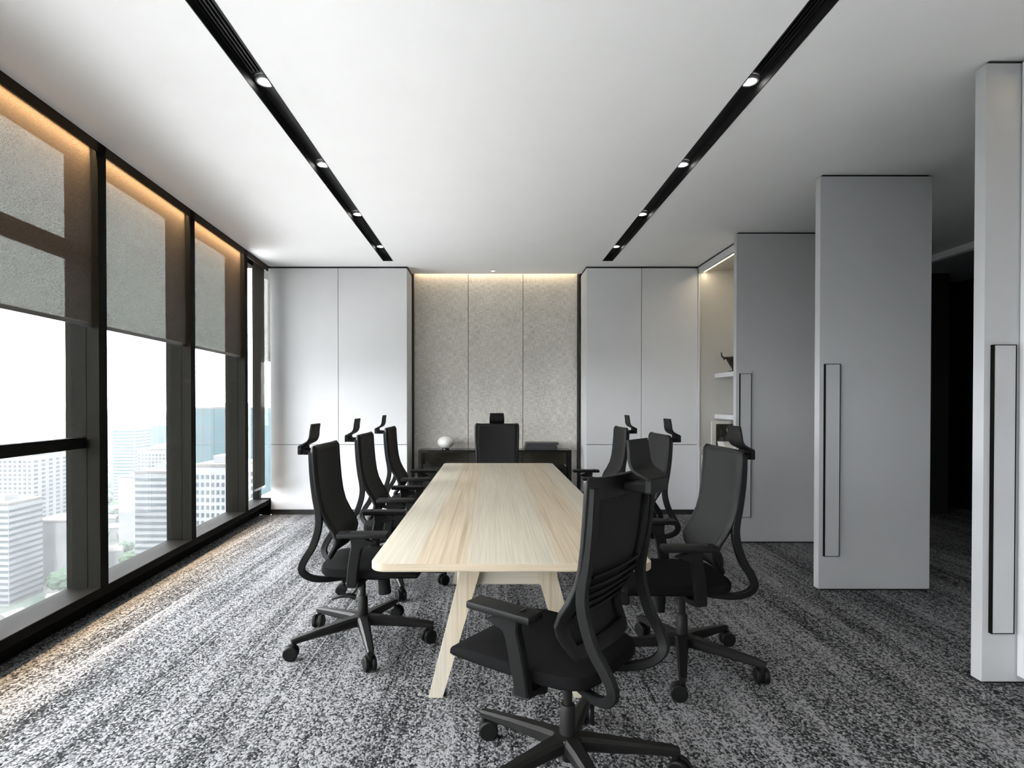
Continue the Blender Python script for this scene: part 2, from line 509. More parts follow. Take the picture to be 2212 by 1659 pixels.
# slots in the ceiling for the two black light tracks
SL = [(-1.228, -1.112), (1.287, 1.405)]
SY0, SY1 = -1.6, 6.60
ce = MB()
def cpoly(p): ce.prism(p, ZC, ZC + 0.05)
cpoly([facw(0, YB)[:2], (XR, YB), (XR, SY0), (facw(0, SY0).x, SY0)])
cpoly([(fac_x(SY0), SY0), (SL[0][0], SY0), (SL[0][0], SY1), (fac_x(SY1), SY1)])
cpoly([(SL[0][1], SY0), (SL[1][0], SY0), (SL[1][0], SY1), (SL[0][1], SY1)])
cpoly([(SL[1][1], SY0), (4.88, SY0), (4.88, SY1), (SL[1][1], SY1)])
cpoly([(fac_x(SY1), SY1), (4.88, SY1), (4.88, 7.27), (fac_x(7.27), 7.27)])
ceil = ce.build('ceiling', 'ceiling_white')
tag(ceil, 'flat matt white ceiling above the meeting table', 'ceiling', kind='structure')
MB().prism([facw(-0.35, YB)[:2], (XR + 0.1, YB), (XR + 0.1, 8.7), (-2.62, 8.7), (-2.62, YC + 0.02), facw(-0.35, YC + 0.02)[:2]], 3.14, 3.24).build('slab', 'gap_dark', ceil)
MB().box(4.88, XR, SY0, 8.6, 2.885, 3.0).build('soffit', 'wall_grey', ceil)
MB().box(4.86, 4.88, SY0, 8.6, 2.90, 2.968).build('shadow_gap_edge', 'ceiling_white', ceil)

MB_ = MB().box(-2.62, 6.1, 7.37, 7.47, 0, 3.14)
wb = MB_.build('wall_back', 'wall_grey'); tag(wb, 'grey back wall behind the linen panels', 'wall', kind='structure')
tag(MB().box(-2.3, XR + 0.1, YB - 0.1, YB, 0, 3.14).build('wall_rear', 'lacquer_white'), 'plain white wall behind the viewer', 'wall', kind='structure')  # unseen wall, made white to bounce daylight back into the room
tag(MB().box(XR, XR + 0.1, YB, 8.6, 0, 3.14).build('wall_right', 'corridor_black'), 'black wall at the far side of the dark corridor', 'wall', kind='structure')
tr = MB().box(5.27, 5.48, 6.86, 7.37, 0, 2.97).build('trim_1', 'edge_black')
tag(tr, 'black post at the end of the dark corridor', 'post', kind='structure')
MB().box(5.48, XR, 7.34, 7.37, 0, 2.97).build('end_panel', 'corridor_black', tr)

# linen wall panels
PX = [-0.972, -0.278, 0.421, 1.114]
lw = empty('wall_niche', (0, YP, 0)); tag(lw, 'linen-covered wall niche of three tall panels behind the console', 'wall', kind='structure')
for i in range(3):
    MB().box(PX[i] + 0.003, PX[i + 1] - 0.003, YP, YP + 0.03, 0.0, 3.10, 0.002).build('panel', 'linen_panel', lw, org=(PX[i], YP, 0)).location = (PX[i], 0, 0)
for x0, x1 in ((-0.992, -0.973), (1.115, 1.134)):
    o = MB().box(x0, x1, YP - 0.05, YP + 0.03, 0, 3.10).build('edge_trim', 'edge_black', lw, org=(x0, YP, 0)); o.location = (x0, 0, 0)
MB().box(PX[0], PX[3], 7.345, 7.37, 0, 3.1).build('backing', 'gap_dark', lw, org=(0, YP, 0)).location = (0, 0, 0)
# cove light above the linen
cv = empty('cove_light', (0.07, 7.29, 3.08)); tag(cv, 'warm light strip hidden in the ceiling cove above the linen panels', 'light')
o = MB().box(-0.98, 1.12, 7.272, 7.284, 3.075, 3.085).build('strip', 'led_warm', cv, org=(0.07, 7.29, 3.08)); o.location = (0, 0, 0)
l = area('cove_lamp', look_matrix((0, 0, -0.01), (0, 0.35, -1), (1, 0, 0)), 2.06, 0.012, LED_NICHE, (1.0, 0.76, 0.5), cv)

# ------------------------------------------------------------------ facade
wl = empty('wall_left'); tag(wl, 'floor-to-ceiling glazed wall with dark bronze mullions', 'wall', kind='structure')
def fbox(x0, x1, y0, y1, z0, z1, name, mat, parent, bv=0.0):
    return MB().box(x0, x1, y0, y1, z0, z1, bv).xf(FAC).build(name, mat, parent)
for yr in MULL:
    g = MB()
    g.box(-0.075, 0.0, yr - 0.085, yr, 0.186, 3.12)
    g.box(-0.079, -0.074, yr - 0.080, yr - 0.005, 0.186, 3.12)
    g.box(-0.14, -0.078, yr - 0.085, yr, 0.186, 3.12)
    g.box(-0.21, -0.139, yr - 0.072, yr - 0.013, 0.186, 3.12)
    g.xf(FAC).build('mullion', 'bronze_dark', wl)
fbox(-0.21, 0.0, YB, YC + 0.02, 0.129, 0.186, 'sill', 'bronze_dark', wl, 0.004)
fbox(-0.30, -0.12, YB, YC + 0.02, 0.0, 0.129, 'base_board', 'bronze_dark', wl)
fbox(-0.012, 0.0, YB, YC, 2.907, 3.05, 'header_trim', 'bronze_brown', wl)
fbox(-0.30, -0.15, YB, YC + 0.02, 2.946, 3.14, 'header_frame', 'bronze_dark', wl)
fbox(-0.15, 0.0, YB, YC + 0.02, 3.06, 3.14, 'blind_pocket', 'bronze_dark', wl)

fbox(-1.45, -0.30, YB - 3, YC + 3, -0.60, -0.45, 'bounce_ledge', 'bounce_white', wl)  # pale ledge added out of view to bounce daylight onto the ceiling

pod = MB().box(-31.5, -0.4, -60, 120, -16.5, -15.0).xf(FAC).build('bounce_roof', 'bounce_pale')  # added roof surface, unseen from the camera, throws skylight up to the ceiling
tag(pod, 'pale podium roof of the building below the windows', 'roof', kind='structure')
bays = [(MULL[k + 1], MULL[k] - 0.085) for k in range(8)]       # (start, end) along the facade, far to near
def fill_window(n, y0, y1, rails, label):
    w = empty('window_%d' % n); tag(w, label, 'window', kind='structure')
    fbox(-0.178, -0.166, y0 - 0.02, y1 + 0.02, 0.18, 2.96, 'pane', 'window_glass', w)
    if rails:
        fbox(-0.20, -0.145, y0, y1, 2.237, 2.342, 'transom', 'bronze_dark', w)
        fbox(-0.125, -0.08, y0, y1, 1.062, 1.132, 'guard_rail', 'bronze_dark', w, 0.004)
    return w
fill_window(1, *bays[2], True, 'nearest window bay in view, crossed by a dark guard rail')
fill_window(2, *bays[1], False, 'second window bay, with the striped block seen through it')
fill_window(3, *bays[0], False, 'third window bay, with the blue tower seen through it')
fill_window(4, MULL[0], YC, False, 'narrow last strip of glass beside the corner post')
for k in (3, 4, 5, 6, 7):
    fill_window(3 + k, *bays[k], True, 'window bay beside the viewer, out of the picture')
# corner return: post, small pane and its short blind
w5 = empty('window_5'); tag(w5, 'slim corner pane between the dark post and the first white cabinet', 'window', kind='structure')
MB().box(-2.835, -2.757, 6.85, 6.91, 0.0, 3.1).build('post', 'bronze_dark', w5)
MB().box(-2.757, -2.632, 6.88, 6.892, 0.15, 3.0).build('pane', 'window_glass', w5)
MB().box(-2.757, -2.632, 6.86, 6.92, 0.0, 0.20).build('sill', 'bronze_dark', w5)
MB().box(-2.757, -2.632, 6.86, 6.92, 2.955, 3.12).build('head', 'bronze_dark', w5)
MB().box(-2.757, -2.632, 6.874, 6.878, 0.838, 0.842).build('glazing_joint', 'edge_black', w5)

BL = {2: 'sunscreen blind of the nearest window, drawn halfway down', 1: 'sunscreen blind of the second window, above the striped block',
      0: 'sunscreen blind of the third window, above the blue tower'}
def blind(y0, y1, label, zb=1.83):
    mid = facw(-0.045, (y0 + y1) / 2, zb)
    b = empty('roller_blind', mid, FAC_A); tag(b, label, 'blind', 'sunscreen blinds')
    h = (y1 - y0) / 2 - 0.004
    MB().box(-0.0012, 0.0012, -h, h, 0.0, 3.02 - zb).build('fabric', 'blind_fabric', b)
    MB().box(-0.007, 0.007, -h, h, -0.014, 0.012, 0.003).build('hem_bar', 'hem_metal', b)
    MB().cyl((0, -h, 3.03 - zb), (0, h, 3.03 - zb), 0.018).build('roller_tube', 'hem_metal', b, True)
    return b
def led(y0, y1, label):
    e = empty('led_strip', facw(-0.018, (y0 + y1) / 2, 2.965), FAC_A); tag(e, label, 'light', 'window light strips')
    h = (y1 - y0) / 2 - 0.01
    MB().box(-0.005, 0.005, -h, h, 0.0, 0.008).build('strip', 'led_warm', e)
    area('strip_lamp', look_matrix((0, 0, -0.003), (-0.06, 0, -1), (0, 1, 0)), 2 * h, 0.006, LED_WINDOW, (1.0, 0.73, 0.45), e, 70)
for k in range(4):
    y0, y1 = bays[k]
    blind(y0, y1, BL.get(k, 'sunscreen blind of a window beside the viewer'))
    led(y0, y1, {2: 'warm light strip above the nearest window blind', 1: 'warm light strip above the second window blind',
                 0: 'warm light strip above the third window blind'}.get(k, 'warm light strip above a blind beside the viewer'))
blind(6.48, 6.85, 'narrow blind added unseen over the last glass strip to keep daylight off the cabinet', 0.35)  # unseen blind, added to cut the daylight on the leftmost cabinet
b5 = empty('roller_blind', (-2.6945, 6.905, 1.845)); tag(b5, 'narrow strip of blind behind the slim corner pane', 'blind', 'sunscreen blinds')
MB().box(-0.06, 0.06, -0.001, 0.001, 0, 1.11).build('fabric', 'blind_fabric', b5)
MB().box(-0.06, 0.06, -0.006, 0.006, -0.012, 0.01).build('hem_bar', 'hem_metal', b5)

# ------------------------------------------------------------------ ceiling tracks and downlights
LY = [6.154, 5.10, 4.037, 2.997, 1.95, 0.90, -0.15]
WHICH = {0: 'farthest', 1: 'second farthest', 2: 'third farthest', 3: 'nearest visible'}
for side, (x0, x1) in zip(('left', 'right'), SL):
    t = empty('light_track', ((x0 + x1) / 2, 2.5, ZC)); tag(t, 'long black recessed ceiling track on the %s' % ('window side' if side == 'left' else 'side of the grey doors'), 'track', 'ceiling light tracks')
    ox, oy = (x0 + x1) / 2, 2.5
    w = (x1 - x0) / 2
    ch = MB()
    ch.box(-w + 0.0005, -w + 0.005, SY0 - oy, SY1 - oy, -0.003, 0.075)
    ch.box(w - 0.005, w - 0.0005, SY0 - oy, SY1 - oy, -0.003, 0.075)
    ch.box(-w + 0.0005, w - 0.0005, SY0 - oy, SY1 - oy, 0.06, 0.075)
    ch.box(-w, w, SY0 - oy, SY0 - oy + 0.004, -0.003, 0.075)
    ch.box(-w, w, SY1 - oy - 0.004, SY1 - oy, -0.003, 0.075)
    ch.build('channel', 'track_black', t)
    for ya, yb in ((5.17, 6.09), (2.02, 2.90), (0.97, 1.88)):
        for k in range(6):
            xx = -w + 0.012 + k * (2 * w - 0.024) / 5
            MB().box(xx - 0.0035, xx + 0.0035, ya - oy, yb - oy, 0.034, 0.06).build('grille_fin', 'track_black', t)
    for i, ly in enumerate(LY):
        d = empty('downlight', (ox, ly, ZC + 0.045))
        tag(d, ('%s round downlight in the %s ceiling track' % (WHICH[i], 'left, window-side' if side == 'left' else 'right, door-side')) if i in WHICH
            else 'small round downlight overhead in the black ceiling track, out of the picture', 'downlight', 'track downlights')
        ri = MB()
        n = 28
        prof = [(0.036, 0.012), (0.036, -0.004), (0.046, -0.005), (0.048, 0.0), (0.048, 0.014)]
        ri.lathe(prof, n=n); ri.f = ri.f[:-2]
        ri.build('ring', 'chrome_ring', d, True)
        MB().cyl((0, 0, 0.002), (0, 0, 0.014), 0.037, n=28).build('lens', 'lamp_lens', d, True)
        sp = bpy.data.lights.new('spot', 'SPOT'); sp.energy = SPOT_W; sp.color = (1, 0.94, 0.86); sp.spot_size = R(70); sp.spot_blend = 0.8; sp.shadow_soft_size = 0.03
        so = bpy.data.objects.new('spot', sp); COL.objects.link(so); so.parent = d; so.location = (0, 0, -0.012)
d = empty('downlight', (0.037, 7.08, ZC - 0.002)); tag(d, 'single small spotlight in the ceiling in front of the linen panels', 'downlight')
ri = MB().lathe([(0.022, 0.01), (0.022, -0.006), (0.032, -0.008), (0.034, 0.002)], n=24); ri.f = ri.f[:-2]
ri.build('ring', 'chrome_ring', d, True)
MB().cyl((0, 0, -0.005), (0, 0, 0.002), 0.023, n=24).build('lens', 'lamp_lens', d, True)

# ------------------------------------------------------------------ cabinets of the back wall
ZJ = 0.84
def tall_cabinet(x0, x1, label):
    c = empty('tall_cabinet', ((x0 + x1) / 2, YC, 0)); tag(c, label, 'cabinet', 'white wall cabinets')
    h = (x1 - x0) / 2; g = 0.003
    MB().box(-h + 0.0015, h - 0.0015, 0.022, 0.495, 0.062, ZC - 0.022).build('body', 'lacquer_white', c)
    MB().box(-h + g, h - g, 0, 0.02, 0.062, ZJ - g, 0.0015).build('door', 'lacquer_white', c)
    MB().box(-h + g, h - g, 0, 0.02, ZJ + g, ZC - 0.022, 0.0015).build('door', 'lacquer_white', c)
    MB().box(-h + 0.004, h - 0.004, 0.018, 0.024, 0.07, ZC - 0.03).build('gap_lining', 'gap_dark', c)
    MB().box(-h, h, 0.012, 0.49, 0.0, 0.062).build('plinth', 'edge_black', c)
    MB().box(-h, h, 0.012, 0.49, ZC - 0.022, ZC - 0.001).build('top_filler', 'gap_dark', c)
    return c
tall_cabinet(-2.630, -1.815, 'tall white cabinet next to the windows, leftmost of the back wall')
tall_cabinet(-1.815, -0.992, 'tall white cabinet just left of the linen niche')
tall_cabinet(1.152, 1.810, 'tall white cabinet just right of the linen niche')
tall_cabinet(1.810, 2.484, 'tall white cabinet beside the lit bookcase')

# ------------------------------------------------------------------ lit bookcase on the right
bc = empty('bookcase', (2.484, 6.2, 0)); tag(bc, 'built-in white bookcase with warm light, past the farthest grey door', 'bookcase')
def bbox(x0, x1, y0, y1, z0, z1, name, mat, bv=0.0, par=None):
    o = MB().box(x0 - 2.484, x1 - 2.484, y0 - 6.2, y1 - 6.2, z0, z1, bv).build(name, mat, par or bc); return o
bbox(2.484, 3.02, 6.875, 6.895, 0.0, 2.95, 'side_panel', 'shelf_inside')
bbox(2.484, 2.504, 6.855, 6.875, 0.0, 2.95, 'front_edge', 'lacquer_white')
bbox(2.484, 3.02, 5.57, 5.59, 0.0, 2.95, 'side_panel', 'shelf_inside')
bbox(3.0, 3.02, 5.59, 6.875, 0.0, 2.95, 'back_panel', 'shelf_inside')
bbox(2.484, 2.52, 5.57, 6.875, 2.885, 2.955, 'header', 'lacquer_white')
bbox(2.484, 3.0, 5.57, 6.875, 2.955, 2.969, 'top_gap', 'gap_dark')
bbox(2.56, 3.0, 5.59, 6.875, 2.92, 2.95, 'top_panel', 'shelf_inside')
bbox(2.687, 3.0, 5.59, 6.874, 1.637, 1.690, 'shelf', 'lacquer_white', 0.002)
bbox(2.687, 3.0, 5.59, 6.874, 1.153, 1.206, 'shelf', 'lacquer_white', 0.002)
bbox(2.565, 3.0, 5.59, 6.874, 0.725, 0.830, 'counter', 'shelf_inside')
for ya, yb in ((5.59, 6.232), (6.236, 6.868)):
    bbox(2.53, 3.0, ya, yb, 0.065, 0.718, 'drawer_front', 'lacquer_white', 0.002)
bbox(2.56, 3.0, 5.59, 6.874, 0.0, 0.065, 'plinth', 'edge_black')
st = bbox(2.550, 2.556, 5.60, 6.862, 2.897, 2.903, 'led_line', 'led_warm')
area('shelf_lamp', look_matrix((2.5525 - 2.484, 0.03, 2.892), (0.25, 0, -1), (0, 1, 0)), 1.25, 0.014, LED_SHELF, (1.0, 0.82, 0.58), bc)

# dark sculpture of a bird with spread tail on the upper shelf
sc = empty('sculpture', (2.845, 6.66, 1.6905)); tag(sc, 'dark bronze horned vessel sculpture on the upper shelf of the bookcase', 'sculpture')
MB().box(-0.06, 0.06, -0.05, 0.05, 0, 0.022, 0.004).build('foot', 'dark_bronze_cast', sc)
MB().lathe([(0.025, 0.02), (0.03, 0.05), (0.055, 0.10), (0.075, 0.15), (0.078, 0.17), (0.06, 0.185), (0.02, 0.19)], n=20, sx=1.35).build('body', 'dark_bronze_cast', sc, True)
for s2, top in ((1, 0.24), (-1, 0.215)):
    MB().sweep(curve([(-0.07, 0.012 * s2, 0.165), (-0.12, 0.02 * s2, 0.172), (-0.145, 0.03 * s2, 0.195 if s2 > 0 else 0.16), (-0.15, 0.035 * s2, top if s2 > 0 else 0.145)], 5), [(0.03 * (1 - 0.045 * i), 0.024 * (1 - 0.045 * i)) for i in range(16)], (0, 1, 0)).build('horn', 'dark_bronze_cast', sc, True)

# books on the counter of the bookcase
def book(name, loc, dx, dy, dz, cover, label, group=None, rz=0.0, standing=False, pages='page_white'):
    b = empty(name, loc, rz); tag(b, label, 'book', group)
    t = 0.004
    if standing:      # spine on the -x side facing the room, cover faces -y
        MB().box(0.002, dx - 0.003, t, dy - t, 0.003, dz - 0.003).build('pages', pages, b)
        c = MB(); c.box(0, dx, 0, t, 0, dz); c.box(0, dx, dy - t, dy, 0, dz); c.box(0, t, t, dy - t, 0, dz)
        c.build('cover', cover, b)
    else:
        MB().box(0.003, dx - 0.003, 0.003, dy - 0.003, t, dz - t).build('pages', pages, b)
        c = MB(); c.box(0, dx, 0, dy, 0, t); c.box(0, dx, 0, dy, dz - t, dz); c.box(0, dx, dy - t, dy, t, dz - t)
        c.build('cover', cover, b)
    return b
book('book', (2.595, 6.71, 0.831), 0.22, 0.032, 0.295, 'page_white', 'white upright book at the far end of the bookcase counter', standing=True)
bk = book('book', (2.615, 6.62, 0.831), 0.19, 0.022, 0.265, 'book_cover_print', 'upright black picture book with a portrait on its cover', standing=True)
# flat print on its cover: a dark-haired figure seen from the side
pr = MB()
def disc(cx, cz, rx, rz_, y=-0.0008):
    n = 20; pr.add([(cx + rx * math.cos(2 * math.pi * i / n), y, cz + rz_ * math.sin(2 * math.pi * i / n)) for i in range(n)], [tuple(range(n))])
disc(0.130, 0.200, 0.018, 0.028); disc(0.145, 0.175, 0.024, 0.018)
pr.build('cover_print', 'skin_tone', bk)
pr = MB(); disc(0.095, 0.175, 0.034, 0.05, -0.0007); pr.build('cover_print', 'book_black', bk)
pr = MB(); disc(0.055, 0.085, 0.03, 0.035, -0.0007); disc(0.125, 0.11, 0.03, 0.04, -0.0007); pr.build('cover_print', 'book_grey', bk)
MG = ['top magazine', 'second magazine from the top', 'third magazine from the top', 'lowest magazine']
for i in range(4):
    book('magazine', (2.62 + 0.004 * ((i * 7) % 3), 6.44, 0.831 + (3 - i) * 0.017), 0.22, 0.17, 0.0165, 'page_white', '%s of the pale pile in front of the picture book' % MG[i], 'pale magazines on the bookcase counter')

# ------------------------------------------------------------------ pivot doors on the right
def pivot_door(n, y, label):
    d = empty('door_%d' % n, (2.352, y, 0)); tag(d, label, 'door', kind='structure')
    MB().box(0, 0.795, 0, 0.062, 0.012, 2.955, 0.0012).build('leaf', 'door_grey', d)
    MB().box(0.02, 0.775, 0.008, 0.054, 2.955, 2.969).build('top_gap', 'edge_black', d)
    MB().box(0.02, 0.775, 0.008, 0.054, 0.0, 0.012).build('bottom_gap', 'edge_black', d)
    h = empty('handle', (0, 0, 0)); h.parent = d
    MB().box(0.030, 0.034, -0.020, 0, 0.248, 1.622).build('edge', 'bronze_dark', h)
    MB().box(0.134, 0.138, -0.020, 0, 0.248, 1.622).build('edge', 'bronze_dark', h)
    MB().box(0.034, 0.134, -0.020, 0, 1.618, 1.622).build('edge', 'bronze_dark', h)
    MB().box(0.034, 0.134, -0.020, 0, 0.248, 0.252).build('edge', 'bronze_dark', h)
    MB().box(0.034, 0.134, -0.0185, 0, 0.252, 1.618).build('face', 'door_grey', h)
    return d
pivot_door(1, 5.49, 'farthest tall grey door, beside the lit bookcase')
pivot_door(2, 4.10, 'middle tall grey door standing free before the dark corridor')
pivot_door(3, 2.735, 'nearest tall grey door at the right edge of the picture')

# near bookcase at the right edge
nb = empty('bookcase', (2.516, 1.6, 0)); tag(nb, 'pale built-in bookcase with warm light, cut by the right edge of the picture', 'bookcase')
def nbox(x0, x1, y0, y1, z0, z1, name, mat):
    return MB().box(x0 - 2.516, x1 - 2.516, y0 - 1.6, y1 - 1.6, z0, z1).build(name, mat, nb)
nbox(2.516, 3.0, 2.695, 2.728, 0.045, 2.955, 'side_panel', 'lacquer_white')
nbox(2.516, 3.0, YB + 0.02, YB + 0.055, 0.045, 2.955, 'side_panel', 'lacquer_white')
nbox(2.516, 3.0, YB + 0.055, 2.695, 2.89, 2.955, 'top_panel', 'lacquer_white')
nbox(2.516, 3.0, YB + 0.055, 2.695, 0.045, 0.09, 'bottom_panel', 'lacquer_white')
nbox(2.98, 3.0, YB + 0.055, 2.695, 0.09, 2.89, 'back_panel', 'shelf_inside')
for z in (0.55, 1.0, 1.45, 1.9, 2.35):
    nbox(2.66, 2.98, YB + 0.055, 2.695, z, z + 0.04, 'shelf', 'lacquer_white')
nbox(2.58, 2.98, YB + 0.03, 2.70, 0.0, 0.045, 'plinth', 'edge_black')
nbox(2.54, 2.555, 0.25, 2.68, 2.882, 2.889, 'led_line', 'led_warm')
area('shelf_lamp', look_matrix((0.03, -0.12, 2.878), (-0.10, 0.22, -1), (0, 1, 0)), 2.4, 0.014, LED_NEAR, (1.0, 0.76, 0.5), nb)

# ------------------------------------------------------------------ meeting table
TX0, TX1, TY0, TY1, TZ = -0.461, 0.627, 2.179, 5.78, 0.735
TCX = (TX0 + TX1) / 2
tb = empty('meeting_table', (TCX, (TY0 + TY1) / 2, 0)); tag(tb, 'long pale ash meeting table with rounded corners and splayed legs', 'table')
hx, hy, rr = (TX1 - TX0) / 2, (TY1 - TY0) / 2, 0.06
def rrect(hx, hy, r, n=8):
    p = []
    for cx, cy, a0 in ((hx - r, hy - r, 0), (-hx + r, hy - r, 90), (-hx + r, -hy + r, 180), (hx - r, -hy + r, 270)):
        for i in range(n + 1):
            a = R(a0 + 90 * i / n); p.append((cx + r * math.cos(a), cy + r * math.sin(a)))
    return p
tp = MB(); lay = [(0.004, TZ - 0.033), (0.0, TZ - 0.029), (0.0, TZ - 0.004), (0.0015, TZ - 0.001), (0.004, TZ)]
n4 = 36
for ins, z in lay: tp.v += [Vector((x, y, z)) for x, y in rrect(hx - ins, hy - ins, rr - ins)]
for k in range(4): tp.f += [(k * n4 + i, k * n4 + (i + 1) % n4, (k + 1) * n4 + (i + 1) % n4, (k + 1) * n4 + i) for i in range(n4)]
tp.f += [tuple(range(n4))[::-1], tuple(range(4 * n4, 5 * n4))]
tt = tp.build('table_top', 'wood_top', tb, True)
tt.data.materials.append(MATS['wood_rail'])
for p_ in tt.data.polygons:
    if abs(p_.normal.z) < 0.5 and abs(p_.normal.y) > 0.5: p_.material_index = 1
tcy = (TY0 + TY1) / 2
for ty in (2.607, 4.24, 5.32):
    yy = ty - tcy
    for s2 in (-1, 1):
        zs = [0.0, TZ - 0.033]
        lg = MB()
        def xs(z): return (0.361 - 0.255 * z / 0.72 * 1.0, 0.302 - 0.297 * z / 0.72 + 0.0)   # outer, inner distance from table centre
        v = []
        for z in zs:
            o_ = 0.364 - 0.251 * z; i_ = 0.300 - 0.296 * z
            v += [(s2 * o_, yy, z), (s2 * i_, yy, z), (s2 * i_, yy + 0.045, z), (s2 * o_, yy + 0.045, z)]
        lg.add(v, [(0, 1, 2, 3), (4, 5, 6, 7), (0, 1, 5, 4), (1, 2, 6, 5), (2, 3, 7, 6), (3, 0, 4, 7)])
        lg.build('leg', 'wood_leg', tb)
    MB().box(-0.235, 0.235, yy + 0.046, yy + 0.072, 0.505, 0.60, 0.002).build('rail', 'wood_rail', tb)
    MB().box(-0.285, 0.285, yy + 0.046, yy + 0.072, 0.175, 0.225, 0.002).build('rail', 'wood_rail', tb)
    MB().box(-0.20, 0.20, yy, yy + 0.045, TZ - 0.075, TZ - 0.033).build('bearer', 'wood_rail', tb)

# ------------------------------------------------------------------ console, vase, books in the niche
cs = empty('console', (0.06, 7.13, 0)); tag(cs, 'low black console with open frame in front of the linen panels', 'console')
def cbox(x0, x1, y0, y1, z0, z1, name, mat, bv=0.0):
    return MB().box(x0 - 0.06, x1 - 0.06, y0 - 7.13, y1 - 7.13, z0, z1, bv).build(name, mat, cs)
CX0, CX1, CY0, CY1, CZ = -0.876, 0.993, 6.99, 7.27, 0.765
cbox(CX0, CX1, CY0, CY1, CZ - 0.03, CZ, 'top', 'black_lacquer', 0.002)
for x in (CX0, CX1 - 0.03):
    for y in (CY0, CY1 - 0.03):
        cbox(x, x + 0.03, y, y + 0.03, 0, CZ - 0.03, 'leg', 'black_lacquer')
for xa, xb in ((-0.80, -0.20), (-0.19, 0.31), (0.32, 0.92)):
    cbox(xa, xb, CY0 + 0.015, CY0 + 0.03, 0.10, 0.545, 'drawer_front', 'black_lacquer', 0.002)
cbox(-0.81, 0.93, CY0 + 0.03, CY1 - 0.01, 0.08, 0.56, 'body', 'black_lacquer', 0.003)
cbox(CX0 + 0.03, CX1 - 0.03, CY1 - 0.012, CY1 - 0.006, 0.56, CZ - 0.03, 'smoked_panel', 'smoked_glass')
vs = empty('vase', (-0.55, 7.10, CZ)); tag(vs, 'round white egg-shaped ornament on a dark foot, left on the console', 'ornament')
MB().lathe([(0.045, 0.0), (0.045, 0.008), (0.03, 0.014)], n=24).build('foot', 'black_lacquer', vs, True)
MB().lathe([(0.10 * math.sin(R(a)), 0.088 - 0.076 * math.cos(R(a))) for a in range(12, 180, 8)] + [(0.001, 0.164)], n=32).build('egg', 'porcelain', vs, True)
BK = ['lowest', 'second from the bottom', 'second from the top', 'topmost']
for i in range(4):
    book('book', (0.425 + (0.0, 0.006, 0.012, 0.018)[i], 6.99 + 0.01 * (i % 2) + 0.02, CZ + i * 0.0215), 0.40 - (0.0, 0.005, 0.02, 0.0)[i], 0.24, 0.021,
         'book_black' if i % 2 == 0 else 'book_grey', '%s dark book of the flat pile on the console' % BK[i], 'dark books on the console', pages='book_grey')

